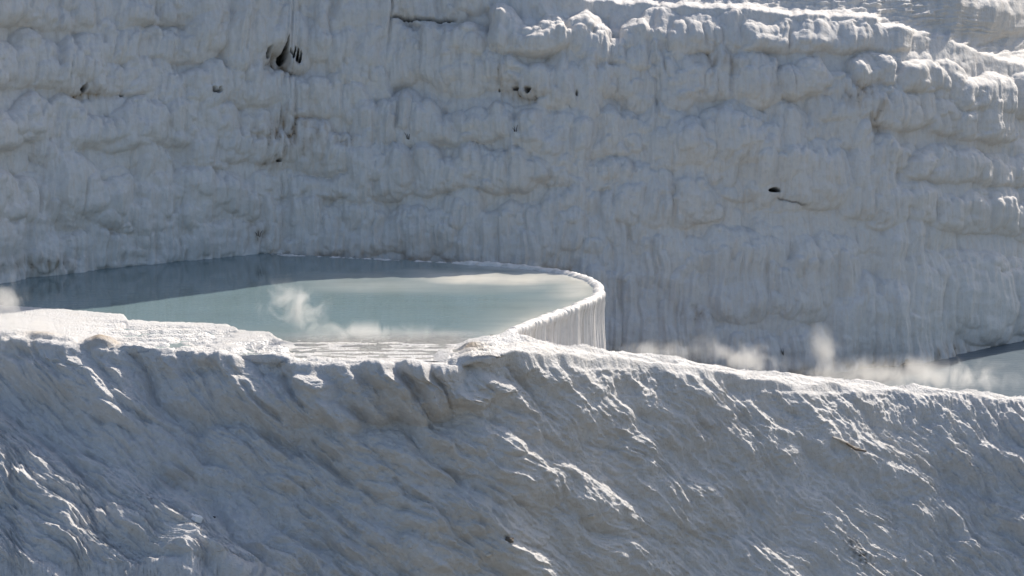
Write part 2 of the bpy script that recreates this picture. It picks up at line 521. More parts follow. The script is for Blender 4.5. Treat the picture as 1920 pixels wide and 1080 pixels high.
# the long dark gap under the top drapes and the thin crack on the right
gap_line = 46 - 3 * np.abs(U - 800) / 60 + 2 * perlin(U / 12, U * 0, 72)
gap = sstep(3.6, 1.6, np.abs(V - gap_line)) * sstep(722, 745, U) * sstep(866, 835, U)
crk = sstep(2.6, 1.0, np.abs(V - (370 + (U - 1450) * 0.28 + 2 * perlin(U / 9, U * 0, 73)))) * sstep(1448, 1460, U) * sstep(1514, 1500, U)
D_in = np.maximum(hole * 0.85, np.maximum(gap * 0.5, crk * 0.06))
Dc = D - D_in
Pc = Pos + bn * Dc[..., None]
# stains, then the shade of holes and gap painted as dark colour
stain = np.zeros(U.shape)
for (x, y, sx, sy, a) in [(527, 125, 40, 22, 0.5), (150, 180, 40, 10, 0.5), (540, 255, 60, 34, 0.75), (515, 295, 30, 20, 0.6), (985, 180, 45, 14, 0.5), (940, 150, 10, 30, 0.5),
                          (1600, 180, 30, 24, 0.6), (1635, 215, 12, 24, 0.8), (1340, 115, 40, 16, 0.4), (60, 495, 80, 20, 0.5), (1650, 690, 130, 16, 0.55), (1300, 590, 30, 14, 0.5), (470, 440, 30, 20, 0.4), (650, 265, 20, 14, 0.5), (1770, 665, 60, 20, 0.6)]:
    stain = np.maximum(stain, a * np.exp(-((U - x) / sx) ** 2 - ((V - y) / sy) ** 2))
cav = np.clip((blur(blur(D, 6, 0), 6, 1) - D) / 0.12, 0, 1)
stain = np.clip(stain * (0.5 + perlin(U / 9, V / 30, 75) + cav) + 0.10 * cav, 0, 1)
dark = np.clip(1.6 * hole, 0, 1)  # shade inside the holes painted into the colour
dark = np.maximum(dark, 0.9 * sstep(0.2, 0.8, np.maximum(gap, 0.55 * crk)))  # shade of the gap painted in too, the crack darkened less
spots = sstep(0.35, 0.6, fbm(U / 5, V / 9, 76, 3)) * np.clip(stain * 1.8 - 0.25, 0, 1)
dark = np.maximum(dark, spots * 0.8)
dark = np.maximum(dark, 0.9 * sstep(0.28, 0.5, perlin(U / 5, V / 4, 77)) * sstep(520, 505, U) * 0)
keep = Pc[..., 2] > -5.2
kq = keep[1:, 1:] | keep[:-1, :-1]
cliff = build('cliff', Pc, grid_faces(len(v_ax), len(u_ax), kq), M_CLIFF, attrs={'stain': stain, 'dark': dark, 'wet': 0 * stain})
tag(cliff, 'white travertine cliff of rounded hanging flowstone, in shade behind the pool', kind='structure')

def cliff_point(px, py):
    c = np.clip(np.searchsorted(u_ax, px), 0, len(u_ax) - 1)
    r = np.clip(np.searchsorted(v_ax, py), 0, len(v_ax) - 1)
    return Pc[r, c], bn[r, c]

# near-black lumps added at the bottom of the holes to stand for shade
def rock_lump(name, centre, sx, sy, sz, mat, parent=None, seed=0, rough=0.25, nu=14, nv=9):
    r = np.random.default_rng(seed)
    th = np.linspace(0, 2 * math.pi, nu, endpoint=False)
    ph = np.linspace(0.0, math.pi, nv)
    T, Ph = np.meshgrid(th, ph)
    x, y, z = np.sin(Ph) * np.cos(T), np.sin(Ph) * np.sin(T), np.cos(Ph)
    k = 1 + rough * (fbm(x * 1.7 + seed * 3.1, y * 1.7 + z * 1.3, seed, 3))
    v = np.stack([x * k * sx, y * k * sy, z * k * sz], -1)
    v = np.concatenate([v, v[:, :1]], 1)
    return build(name, v + np.asarray(centre), grid_faces(nv, nu + 1), mat, parent)

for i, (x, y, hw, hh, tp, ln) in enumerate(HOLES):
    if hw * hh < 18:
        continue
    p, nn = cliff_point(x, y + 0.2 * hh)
    rock_lump('cave_shade_lump', p + np.array([0, 0.10, 0]), hw * MPX * 0.85, 0.12, hh * MPX * 0.95, M_SHADE_STONE, cliff, i, 0.35)

# ------------------------------------------------------------------ the foreground slope, its bank and the ridge on the right
u2 = axis(-420, 2340, -12, 1932, 1.65, 9.0)
v2 = np.concatenate([axis(548, 1300, 556, 1092, 1.5, 8.0), np.arange(1330, 2700, 30.0)])
U, V = np.meshgrid(u2, v2)
CR2 = [(-420, 622), (-60, 628), (0, 632), (90, 640), (160, 650), (260, 655), (340, 662), (430, 664), (520, 672), (620, 677), (760, 678), (900, 680), (960, 676), (1030, 678), (1100, 682), (1180, 684),
       (1260, 694), (1340, 706), (1430, 722), (1500, 730), (1580, 730), (1660, 733), (1740, 736), (1830, 742), (1920, 750), (2340, 775)]
BK2 = [(-420, 500), (900, 560), (925, 600), (937, 622), (960, 632), (1000, 640), (1060, 650), (1130, 662), (1200, 668), (1260, 676), (1330, 688), (1400, 700), (1470, 708), (1520, 713), (1600, 720), (1700, 730), (1800, 738), (1920, 747), (2340, 772)]
cr = np.interp(u2, np.arange(-420, 2341, 2), blur(lin(np.arange(-420, 2341, 2), CR2), 14, 0))
crj = cr[None, :] + 0 * V
def smooth_lin(pts, k):
    q = np.arange(-420, 2341, 2)
    a = blur(blur(lin(q, pts), k, 0), k, 0)
    return np.interp(u2, q, a)

bk = smooth_lin(BK2, 4)
CZ = [(-420, 0.03), (900, 0.03), (960, -0.05), (1100, -0.62), (1260, -1.25), (1500, -2.35), (1700, -3.0), (1920, -3.50), (2340, -3.75)]
cz = smooth_lin(CZ, 26)
row0 = np.interp(cr, v2, np.arange(len(v2)))
dd = dirs(u2, cr)
dist0 = (cz - CAM[2]) / dd[:, 2]
d = V - crj                                        # > 0 below the crest, towards the camera
alpha = 61 + 4 * perlin(U / 230, V / 150, 111) + 3.0 * perlin(U / 90, V / 70, 112)
shade_mid = np.exp(-((U - 720) / 380) ** 2) * sstep(30, 120, d)
alpha += 4 * shade_mid
lowl = sstep(-25, 50, (V - 800) - 0.50 * U) * sstep(700, 500, U)
patch = np.exp(-((U - 90 - 0.8 * (V - 740)) / 45) ** 2 - ((V - 740) / 60) ** 2)
hairs = np.clip(lowl + patch + sstep(1450, 1750, U), 0, 1)
sl = (V - 800) - 0.50 * U
leftz = sstep(620, 300, U - 0.5 * np.maximum(d - 100, 0))
alpha -= 16 * leftz * sstep(35, 60, d) + 9 * lowl + 4 * patch
alpha += 8 * np.exp(-((U - 1120) / 320) ** 2)          # lower left: easier slope
alpha -= 8 * sstep(1300, 1650, U) * sstep(0, 40, d)
back = smooth_lin([(-420, 0.0), (880, 0.0), (960, 8), (1040, 16), (1200, 20), (1500, 14), (1700, 9), (2340, 5)], 16)[None, :] + 0 * V
alpha += 9 * (1 - sstep(10, 120, d)) * sstep(960, 820, U) * sstep(200, 420, U) + 6 * (1 - sstep(15, 60, d))
k = sstep(-2, 5, d)
alpha = back * (1 - k) + alpha * k
phi = np.radians(22.0 - 11 * np.exp(-((U - 800) / 330) ** 2) + 4 * sstep(1300, 1700, U))
ar = np.radians(alpha)
phi_f = phi * sstep(0, 30, d)
n = np.stack([np.sin(ar) * np.sin(phi_f), -np.sin(ar) * np.cos(phi_f), np.cos(ar)], -1)
dist = integrate(dist0, row0, U, V, n)
# the body of the slope follows a smoother line than the scalloped crest
crs = np.interp(u2, np.arange(-420, 2341, 2), blur(blur(np.interp(np.arange(-420, 2341, 2), u2, cr), 70, 0), 70, 0))
czs = smooth_lin(CZ, 70)
dist0s = (czs - CAM[2]) / dirs(u2, crs)[:, 2]
as_ = np.radians(60.0)
ps_ = np.radians(20.0)
ns_ = np.broadcast_to(np.array([math.sin(as_) * math.sin(ps_), -math.sin(as_) * math.cos(ps_), math.cos(as_)]), U.shape + (3,))
dS = integrate(dist0s, np.interp(crs, v2, np.arange(len(v2))), U, V, ns_)
iS = np.clip(np.searchsorted(v2, cr), 0, len(v2) - 1)
qS = dS[iS, np.arange(len(u2))] / dist0
dist = dist * (1 + (qS[None, :] - 1) * (1 - np.exp(-np.maximum(d, 0) / 45)))
Pos = CAM + dirs(U, V) * dist[..., None]
bn2 = np.stack([blur(blur(grid_normals(Pos)[..., i], 10, 0), 10, 1) for i in range(3)], -1)
bn2 /= np.linalg.norm(bn2, axis=-1, keepdims=True)

def G(x):
    x = np.maximum(x, 0)
    return 0.42 * x + 0.85 * (x - 110 * (1 - np.exp(-x / 110)))

wu = 14 * fbm(U / 130, V / 130, 121, 2) + 1.0 * perlin(U / 26, V / 26, 125)
wv = 14 * fbm(U / 120, V / 120, 131, 2) + 1.0 * perlin(U / 24, V / 24, 135)
dw = d + wv
rw = U + wu - G(dw)

def flow_field(lobes, tail, power, pad=75):
    Dd = np.zeros(U.shape)
    for (r0, d0_, hw, L, A) in lobes:
        um, uM = r0 + G(d0_) - hw - pad, r0 + G(d0_ + L) + hw + pad
        c0, c1 = np.searchsorted(u2, (um, uM))
        if c1 - c0 < 2:
            continue
        cc = cr[c0:c1]
        a0, a1 = np.searchsorted(v2, (cc.min() + d0_ - pad, cc.max() + d0_ + L + pad))
        if a1 - a0 < 2:
            continue
        s = (rw[a0:a1, c0:c1] - r0) / hw
        t = (dw[a0:a1, c0:c1] - d0_) / L
        tt = min(0.65, hw * 1.2 / L)
        top = np.clip((tt - t) / tt, 0, None)
        bot = np.clip((t - (1 - tail)) / tail, 0, None)
        q = 1 - s * s - top * top - bot ** 2
        h = A * np.clip(q, 0, None) ** power
        Dd[a0:a1, c0:c1] = np.maximum(Dd[a0:a1, c0:c1], h)
    return Dd

pr = random.Random(9)
L1, L2, L3, L4 = [], [], [], []
for i in range(130):
    hw = pr.uniform(38, 85)
    L1.append((pr.uniform(-1000, 2100), pr.uniform(-60, 430), hw, hw * pr.uniform(2.0, 4.2), hw * MPX * pr.uniform(0.40, 0.62)))
for i in range(800):
    hw = pr.uniform(11, 30)
    L2.append((pr.uniform(-1000, 2100), pr.uniform(-40, 430), hw, hw * pr.uniform(1.5, 2.8), hw * MPX * pr.uniform(0.38, 0.62)))
for i in range(2200):
    hw = pr.uniform(5, 12)
    L3.append((pr.uniform(-1000, 2100), pr.uniform(-6, 430), hw, hw * pr.uniform(2, 6), hw * MPX * pr.uniform(0.2, 0.42)))
HEADS = [(700, 0, 48, 120, 0.8), (770, -4, 36, 100, 0.75), (640, 6, 44, 110, 0.6), (830, 0, 40, 90, 0.55), (560, 0, 50, 130, 0.6), (470, 4, 44, 120, 0.5), (120, 2, 60, 120, 0.55), (300, -2, 46, 130, 0.5), (400, 0, 40, 120, 0.5),
         (905, 8, 40, 110, 0.5), (1000, 0, 46, 150, 0.55), (1090, 0, 40, 120, 0.45), (210, 5, 40, 90, 0.4), (20, 5, 50, 110, 0.5)]
D2 = flow_field(L1, 0.45, 0.6) * 0.52 + flow_field([(a, b - 40, c, L + 40, A) for a, b, c, L, A in HEADS], 0.4, 0.55) * 0.5
D2 += flow_field(L2, 0.45, 0.55) * 0.78
D2 += flow_field(L3, 0.5, 0.6) * 0.75
D2 += 0.016 * fbm(U / 11, V / 9, 165, 3) + 0.03 * fbm(U / 30, V / 24, 166, 2)
# named ridges: sharp crest lines running down to the right
RIDGES = [
    ([(1200, 690), (1290, 735), (1360, 775), (1430, 808), (1530, 835), (1600, 858), (1680, 895), (1745, 945), (1800, 1000), (1870, 1075)], 70, 0.55),
    ([(1010, 690), (1060, 735), (1120, 780), (1180, 820), (1240, 875)], 46, 0.38), ([(1130, 690), (1200, 735), (1270, 790), (1330, 850)], 40, 0.25),
    ([(1420, 728), (1480, 760), (1530, 800), (1600, 850)], 36, 0.28), ([(1560, 735), (1640, 775), (1700, 820), (1780, 860), (1900, 930)], 46, 0.34),
    ([(1700, 742), (1790, 800), (1870, 860), (1960, 920)], 40, 0.3), ([(1760, 742), (1850, 790), (1960, 850)], 32, 0.24), ([(1740, 850), (1800, 870), (1860, 910), (1960, 960)], 40, 0.3),
    ([(1760, 915), (1800, 925), (1850, 960), (1940, 1010)], 34, 0.26),
    ([(-40, 800), (40, 835), (110, 905), (180, 935), (260, 985), (340, 1055), (380, 1100)], 50, 0.42), ([(80, 845), (160, 880), (240, 930), (320, 990), (400, 1040), (500, 1090)], 46, 0.40),
    ([(-40, 880), (40, 905), (110, 970), (160, 1040), (200, 1100)], 40, 0.36), ([(-40, 930), (40, 980), (120, 1060), (160, 1100)], 36, 0.32), ([(30, 660), (90, 715), (150, 745), (200, 815)], 40, 0.34),
    ([(290, 1010), (350, 1050), (430, 1100)], 30, 0.26), ([(300, 940), (380, 990), (450, 1040), (540, 1110)], 36, 0.28), ([(130, 700), (260, 820), (400, 900), (560, 1000), (700, 1100)], 60, 0.28),
    ([(560, 690), (600, 780), (700, 860), (860, 960), (980, 1060)], 60, 0.3), ([(840, 700), (920, 800), (1060, 920), (1200, 1020), (1280, 1090)], 66, 0.3), ([(380, 690), (420, 770), (520, 850), (640, 960)], 50, 0.28),
]
Uq, Vq = U + 7 * fbm(U / 34, V / 34, 141, 3), V + 7 * fbm(U / 34, V / 34, 151, 3)
DR = np.zeros(U.shape)
for pts, wd, A in RIDGES:
    pts = np.array(pts, float)
    c0, c1 = np.searchsorted(u2, (pts[:, 0].min() - wd - 12, pts[:, 0].max() + wd + 12))
    a0, a1 = np.searchsorted(v2, (pts[:, 1].min() - wd - 12, pts[:, 1].max() + wd + 12))
    if c1 - c0 < 2 or a1 - a0 < 2:
        continue
    x, y = Uq[a0:a1, c0:c1], Vq[a0:a1, c0:c1]
    best = np.full(x.shape, 1e9)
    frac = np.zeros(x.shape)
    m_ = len(pts) - 1
    for i in range(m_):
        ax_, ay_ = pts[i]
        bx_, by_ = pts[i + 1] - pts[i]
        tt = np.clip(((x - ax_) * bx_ + (y - ay_) * by_) / (bx_ * bx_ + by_ * by_), 0, 1)
        dx, dy = x - ax_ - tt * bx_, y - ay_ - tt * by_
        ds = np.hypot(dx, dy)
        b_ = ds < best
        best = np.where(b_, ds, best)
        frac = np.where(b_, (i + tt) / m_, frac)
    prof = np.clip(1 - best / wd, 0, 1)
    DR[a0:a1, c0:c1] = np.maximum(DR[a0:a1, c0:c1], A * prof ** 1.4 * sstep(0, 0.12, frac) * sstep(1.0, 0.85, frac))
D2 = D2 - 0.9 * blur(blur(np.where(d > 0, D2, 0.0), 55, 0), 55, 1) / (blur(blur((d > 0) * 1.0, 55, 0), 55, 1) + 1e-6)
D2 *= 1 + 0.35 * sstep(1000, 850, U) * sstep(150, 350, U) 
D2 *= 1 - 0.5 * sstep(850, 1050, U) * sstep(1850, 1600, U)
BUL = [(690, 6, 52, 120, 0.5), (765, 2, 40, 105, 0.55), (630, 14, 44, 100, 0.4), (835, 6, 44, 80, 0.4), (560, 20, 46, 110, 0.35), (700, 110, 50, 110, 0.35), (610, 120, 46, 120, 0.3), (520, 90, 44, 120, 0.3), (800, 100, 40, 80, 0.3), (760, 160, 56, 120, 0.3),
       (440, 20, 40, 110, 0.3), (330, 10, 46, 120, 0.3), (200, 20, 50, 130, 0.35), (110, 20, 60, 150, 0.4), (870, 190, 60, 120, 0.3), (660, 220, 60, 120, 0.3), (930, 60, 50, 110, 0.25), (1010, 160, 56, 140, 0.25), (480, 220, 50, 130, 0.3), (580, 300, 60, 120, 0.3), (780, 290, 60, 110, 0.3)]
BUL = [(a, -28, c, L + b + 28, A) if b < 30 else (a, b, c, L, A) for a, b, c, L, A in BUL]
D2 = blur(blur(D2, 2, 0), 2, 1) + 0.013 * perlin(rw / 10 + 0.7 * dw / 10, dw / 5.0, 177) + 0.014 * fbm(U / 8, V / 7, 178, 3) + 0.018 * fbm(rw / 18, dw / 30, 179, 3)
riv = 1 - np.abs(perlin(rw / 26 + 0.5 * perlin(U / 40, V / 40, 182), dw / 150, 183)) * 2.0
riv2 = 1 - np.abs(perlin(rw / 13 + 0.4 * perlin(U / 25, V / 25, 184), dw / 80, 185)) * 2.0
D2 += 0.055 * np.clip(riv, 0, 1) + 0.022 * np.clip(riv2, 0, 1)
bead = flow_field([(pr.uniform(-900, 2050), pr.uniform(-10, 420), h_, h_ * pr.uniform(1.3, 2.6), h_ * MPX * pr.uniform(0.3, 0.5)) for h_ in [pr.uniform(5, 14) for _ in range(3600)]], 0.45, 0.55)
D2 += 0.5 * bead
D2 += 0.55 * flow_field(BUL, 0.4, 0.5)
D2 += 0.5 * DR * (1 - 0.35 * sstep(600, 200, U))
D2 += 0.55 * sstep(-50, 130, sl) * sstep(720, 430, U) + 0.22 * patch
slope = sstep(-3, 14, d)
D2 *= 1 + 0.15 * lowl
# wrinkles across the flow and grainy crust
D2 += 0.014 * fbm(rw / 16, dw / 50, 161, 3) + 0.007 * perlin(rw / 14 + 0.8 * dw / 14, dw / 5.0, 171) + 0.008 * perlin(rw / 6, dw / 24, 172)
hair = 1 - np.abs(perlin(rw / 15, dw / 110, 175)) * 2.2
hair2 = 1 - np.abs(perlin(rw / 8 + 3, dw / 60, 176)) * 2.2
D2 += (0.012 + 0.045 * hairs) * np.clip(hair, 0, 1) ** 1.5 + (0.006 + 0.02 * hairs) * np.clip(hair2, 0, 1) ** 1.5
D2 += 0.12 * fbm(U / 150, V / 120, 181, 3)
D2 *= slope
# above the crest: the bank and its tongues, waterline where height 0 is passed
SHORE = [(-420, 560), (0, 572), (120, 580), (232, 589), (240, 600), (400, 606), (438, 611), (446, 618), (505, 622), (520, 634), (560, 645), (600, 672), (640, 700), (820, 700), (840, 668), (852, 640), (900, 631), (960, 622), (2340, 500)]
sh = lin(u2, SHORE)[None, :] + 1.6 * perlin(U / 22, V / 6, 191) + 0.8 * perlin(U / 7, V / 3, 192)
inside = V - sh                                    # > 0 on the bank
bankz = np.where(inside > 0, 0.035 * (1 - np.exp(-inside / 2.5)), np.maximum(inside * 0.03, -0.7))
rip = fbm(U / 46, V / 4.0, 195, 4)
bankz += (0.016 * rip + 0.007 * perlin(U / 34, V / 2.6, 197)) * sstep(-14, 8, inside) * sstep(60, 420, U + 2 * (V - 590))
ovf = sstep(-34, -8, d)                           # shallow sill where the pool runs over the crest
sill = -0.55 * sstep(-36, -62, d) - 0.040 + 0.03 * fbm(U / 60, V / 3.0, 196, 4)
zone = sstep(520, 560, U) * sstep(880, 850, U) * sstep(-75, -60, d)
bankz = bankz * (1 - zone) + sill * zone
lip = 0.05 * np.exp(-((d + 3) / 4.0) ** 2) * sstep(860, 700, U)
bankz += lip * (0.7 + 0.6 * perlin(U / 14, U * 0, 198))
chan = sstep(-0.15, 0.15, fbm(U / 130, V / 4.2, 193, 4)) * sstep(120, 300, U) * sstep(6, 16, inside + 4 * perlin(U / 60, V / 8, 194))
bankz -= 0.11 * chan
leftside = 1 - sstep(915, 965, U)
# smooth flow lobes on the right part of the bank and the ridge behind
L5 = [(860, 652, 44, 30, 0.16), (905, 646, 70, 40, 0.22), (985, 650, 80, 42, 0.25), (1080, 664, 70, 34, 0.25), (1160, 672, 80, 36, 0.22), (1260, 682, 80, 30, 0.2), (1350, 694, 80, 30, 0.2), (880, 664, 30, 20, 0.14), (1020, 668, 60, 18, 0.16),
      (1450, 708, 80, 24, 0.18), (1560, 718, 80, 20, 0.15), (84, 630, 34, 14, 0.14), (186, 637, 32, 18, 0.2), (120, 634, 30, 12, 0.1), (40, 622, 50, 12, 0.1), (260, 646, 40, 12, 0.1)]
flow = lobe_field(u2, v2, U + 8 * perlin(U / 40, V / 20, 201), V + 3 * perlin(U / 30, V / 15, 202), L5, 0.5, 20, 0.8) * 1.0
ridge_n = 0.10 * fbm(U / 60 - V / 18, V / 26, 203, 4) * sstep(900, 1000, U)
zadd = (bankz * leftside + flow * (1 - sstep(4, 20, d)) + ridge_n) * (1 - sstep(0, 10, d))
zadd -= 0.6 * sstep(12, 30, 1010 - (V - 600) * 2.6 - U) * sstep(632, 622, V) * sstep(905, 915, U)
P2 = Pos + bn2 * D2[..., None]
P2[..., 2] += zadd
# behind the ridge line: bend the sheet down out of sight
bkj = bk[None, :] + 1.5 * perlin(U / 30, U * 0, 204)
over = np.clip(bkj - V, 0, None) * sstep(930, 960, U)
wet = sstep(8, -6, d) * (0.35 + 0.65 * sstep(250, 480, U) * sstep(1000, 860, U))
st2 = np.zeros(U.shape)
for (x, y, sx, sy, a) in [(84, 634, 26, 7, 0.7), (192, 646, 30, 9, 0.8), (885, 662, 28, 12, 0.7), (690, 740, 60, 40, 0.12), (790, 740, 60, 40, 0.15), (1000, 655, 60, 12, 0.2), (1330, 800, 50, 20, 0.2), (330, 900, 30, 20, 0.25)]:
    st2 = np.maximum(st2, a * np.exp(-((U - x) / sx) ** 2 - ((V - y) / sy) ** 2))
cav2 = np.clip((blur(blur(D2, 7, 0), 7, 1) - D2) / 0.15, 0, 1)
dk2 = np.zeros(U.shape)
mp = (U - 1605 - 0.62 * (V - 1040))
dk2 = np.maximum(dk2, 1.2 * np.exp(-(mp / 16) ** 2 - ((V - 1040) / 30) ** 2) * np.clip(0.35 + 0.8 * fbm(U / 8, V / 8, 211, 3), 0, 1))
dk2 = np.maximum(dk2, 0.7 * np.exp(-((U - 905) / 26) ** 2 - ((V - 672) / 6) ** 2) * sstep(0.0, 0.5, fbm(U / 10, V / 4, 212, 3)))
keep = (over[1:, 1:] < 6) & ((inside[1:, 1:] > -30) | (U[1:, 1:] > 900) | (d[1:, 1:] > -80))
slope_o = build('hillside', P2, grid_faces(len(v2), len(u2), keep), M_SLOPE, attrs={'stain': np.clip(st2 + 0.05 * cav2, 0, 1), 'dark': dk2, 'wet': wet})
tag(slope_o, 'pale travertine slope with diagonal flow ridges in front of the pool', kind='structure')

def slope_point(px, py):
    c = np.clip(np.searchsorted(u2, px), 0, len(u2) - 1)
    r = np.clip(np.searchsorted(v2, py), 0, len(v2) - 1)
    return P2[r, c], bn2[r, c]

# the back of the ridge, falling to the lower terrace
rows = []
cs = [i for i in range(0, len(u2), 4) if u2[i] > 925]
for i in cs:
    r = np.searchsorted(v2, bk[i] - 2.5)
    p = P2[r, i]
    col = [p + np.array([0, 0.0, -0.02])]
    for (dy, dz) in [(0.4, -0.08), (0.8, -0.35), (1.1, -0.9), (1.4, -2.0), (1.7, -3.6), (2.0, -5.0)]:
        col.append(np.array([p[0], p[1] + dy, max(p[2] + dz, -5.0)]))
    rows.append(col)
rows = np.array(rows)
rb = build('ridge_back', rows.transpose(1, 0, 2), grid_faces(rows.shape[1], rows.shape[0]), M_SLOPE, attrs={'stain': np.zeros(rows.shape[:2]), 'dark': np.zeros(rows.shape[:2]), 'wet': np.zeros(rows.shape[:2])})
tag(rb, 'hidden back of the flow ridge beside the pool wall', kind='structure')

# ------------------------------------------------------------------ pool water
ua = np.arange(-440, 1150, 3.0)
va = np.arange(455, 700, 1.6)
Uu, Vv = np.meshgrid(ua, va)
dr = dirs(Uu, Vv)
PW = CAM + dr * ((0.0 - CAM[2]) / dr[..., 2])[..., None]
RIM = [(470, 469), (520, 473.5), (600, 477.5), (700, 482), (800, 487), (870, 490.5), (950, 496), (1020, 503), (1080, 513), (1113, 526), (1128, 541), (1119, 556), (1085, 571), (1040, 589), (990, 607), (955, 620), (935, 628), (905, 640)]
rim = np.array([P(x, y, 0.05) for x, y in RIM])
def catmull(pts, n):
    pts = np.asarray(pts)
    ext = np.concatenate([[2 * pts[0] - pts[1]], pts, [2 * pts[-1] - pts[-2]]])
    out = []
    for i in range(len(pts) - 1):
        p0, p1, p2, p3 = ext[i:i + 4]
        t = np.linspace(0, 1, 40, endpoint=False)[:, None]
        out.append(0.5 * (2 * p1 + (p2 - p0) * t + (2 * p0 - 5 * p1 + 4 * p2 - p3) * t ** 2 + (-p0 + 3 * p1 - 3 * p2 + p3) * t ** 3))
    out = np.concatenate(out + [pts[-1:]])
    s = np.concatenate([[0], np.cumsum(np.linalg.norm(np.diff(out, axis=0), axis=1))])
    q = np.linspace(0, s[-1], n)
    return np.stack([np.interp(q, s, out[:, i]) for i in range(3)], -1), q
rimc, arc = catmull(rim, 900)
rimc[:, 2] = 0.0
rim_drop = 0.22 * sstep(800, 895, np.arange(900) * 1.0) + 0.078 * sstep(885, 840, 960 + F * rimc[:, 0] / rimc[:, 1]) * (np.arange(900) < 450)
tan = np.gradient(rimc, axis=0)
tan[:, 2] = 0
tan /= np.linalg.norm(tan, axis=1, keepdims=True)
outw = np.stack([-tan[:, 1], tan[:, 0], 0 * tan[:, 0]], 1)
cen = rimc.mean(0)
if np.sum(outw * (rimc - cen)) < 0:
    outw = -outw
# water keeps inside the rim
rx, ry = rimc[:, 0], rimc[:, 1]
flatp = PW[..., :2].reshape(-1, 2)
rs = np.array([(x, y) for x, y in zip(rx, ry)])[::6]
os_ = outw[::6, :2]
ins = np.empty(len(flatp))
dist_r = np.empty(len(flatp))
for i in range(0, len(flatp), 6000):
    q = flatp[i:i + 6000]
    dd2 = ((q[:, None, :] - rs[None]) ** 2).sum(-1)
    j = dd2.argmin(1)
    dist_r[i:i + 6000] = np.sqrt(dd2[np.arange(len(q)), j])
    ins[i:i + 6000] = ((q - rs[j]) * os_[j]).sum(1)
ins = ins.reshape(Uu.shape)
dist_r = dist_r.reshape(Uu.shape)
signed = np.where(ins > 0, dist_r, -dist_r)
nearside = (Uu > 880) & (Vv > 628)
kf = ((signed < 0.03) & (~nearside)) | ((Vv > 585) & (Uu < 998 - (Vv - 600) * 2.6)) | ((Vv > 630) & (Uu < 905))
cr_w = np.interp(ua, u2, cr)[None, :]
kf &= Vv < cr_w - 0.5
kf = kf[1:, 1:]
shallow = 0.85 * np.exp(-np.abs(signed) / 0.8) * sstep(780, 1000, Uu)
shallow = np.maximum(shallow, 1.0 * sstep(700, 860, Uu) * np.exp(-(np.abs(Vv - (521 + (Uu - 900) * 0.02 + 4 * perlin(Uu / 90, Uu * 0, 401))) / 13.0) ** 3))
shallow = np.maximum(shallow, 0.75 * np.exp(-((Uu - 1090) / 60) ** 2 - ((Vv - 545) / 26) ** 2))
shallow = np.maximum(shallow, 0.30 * sstep(460, 700, Uu) * sstep(505, 520, Vv) * sstep(560, 535, Vv))
shallow = np.maximum(shallow, 0.25 * sstep(600, 660, Vv))
chop = sstep(618, 645, Vv + 0.02 * (Uu - 600)) * sstep(430, 560, Uu) * sstep(930, 840, Uu)
water = build('water', PW, grid_faces(len(va), len(ua), kf), M_WATER, attrs={'shallow': shallow, 'chop': np.clip(chop, 0, 1), 'film': np.clip(chop, 0, 1) * sstep(480, 620, Uu)})
tag(water, 'still turquoise thermal water filling the travertine pool', kind='structure')

# lower terrace on the right: shallow blue water
xs = np.linspace(0.0, 20, 160)
yf = np.interp(xs, rows[:, 0, 0], rows[:, 0, 1]) + 0.12 + 1.4 * np.clip((11 - xs) / 8, 0, 1)
ts = np.linspace(0, 1, 120)
X, T_ = np.meshgrid(xs, ts)
Yg = yf[None, :] * (1 - T_) + 126 * T_
Pl = np.stack([X, Yg, np.full(X.shape, -3.56)], -1)
lt = build('lower_terrace_water', Pl, grid_faces(len(ts), len(xs)), M_WATER2, attrs={'shallow': 0.0 * X, 'chop': 0 * X + 0.12, 'film': 0 * X})
tag(lt, 'shallow blue water on the lower terrace at the foot of the cliff', kind='structure')

# ------------------------------------------------------------------ rim wall of the pool
ar2 = arc[:, None]
SEC = [(-0.30, -0.30), (-0.24, -0.06), (-0.19, 0.02), (-0.13, 0.065), (-0.06, 0.085), (0.00, 0.08), (0.05, 0.055), (0.085, 0.01), (0.09, -0.05), (0.07, -0.12), (0.045, -0.22), (0.03, -0.40), (0.028, -0.60), (0.03, -0.85),
       (0.04, -1.1), (0.055, -1.4), (0.08, -1.7), (0.11, -2.1), (0.16, -2.6), (0.22, -3.1), (0.32, -3.8)]
SEC = np.array(SEC)
o_, z_ = SEC[None, :, 0], SEC[None, :, 1]
li = 7
def wall_pts(sl, lump, fl):
    oo = np.repeat(o_[:, sl], len(arc), 0).copy()
    zz = np.repeat(z_[:, sl], len(arc), 0).copy()
    a2 = np.repeat(ar2, oo.shape[1], 1)
    oo += fl * (perlin(a2 * 5.0, zz * 0.35, 301) * 0.05 + perlin(a2 * 12, zz * 0.5, 302) * 0.025 + perlin(a2 * 1.3, zz * 0.2, 303) * 0.10)
    zz -= rim_drop[:, None] * (zz > -0.15)
    zz += lump * (perlin(a2 * 4.5, oo * 3, 304) * 0.035 + perlin(a2 * 1.2, oo * 2, 305) * 0.03 + perlin(a2 * 11, oo * 7, 306) * 0.02)
    return rimc[:, None, :] * np.array([1, 1, 0]) + outw[:, None, :] * oo[..., None] + zz[..., None] * np.array([0, 0, 1.0])
wall = thing('pool_wall', tuple(rimc[450] * np.array([1, 1, 0]) + np.array([0, 0, -3.8])), 'curved white rim wall with fluted outer face holding the right end of the pool', 'rim wall')
woff = np.array(wall.location)
def zeros(a):
    return {'stain': np.zeros(a.shape[:2]), 'dark': np.zeros(a.shape[:2]), 'wet': np.zeros(a.shape[:2])}
lipv = wall_pts(slice(0, 10), 1.0, 0.6)
az = zeros(lipv)
a2 = np.repeat(ar2, 10, 1)
far_side = sstep(700, 560, np.arange(len(arc)) * 1.0)[:, None]
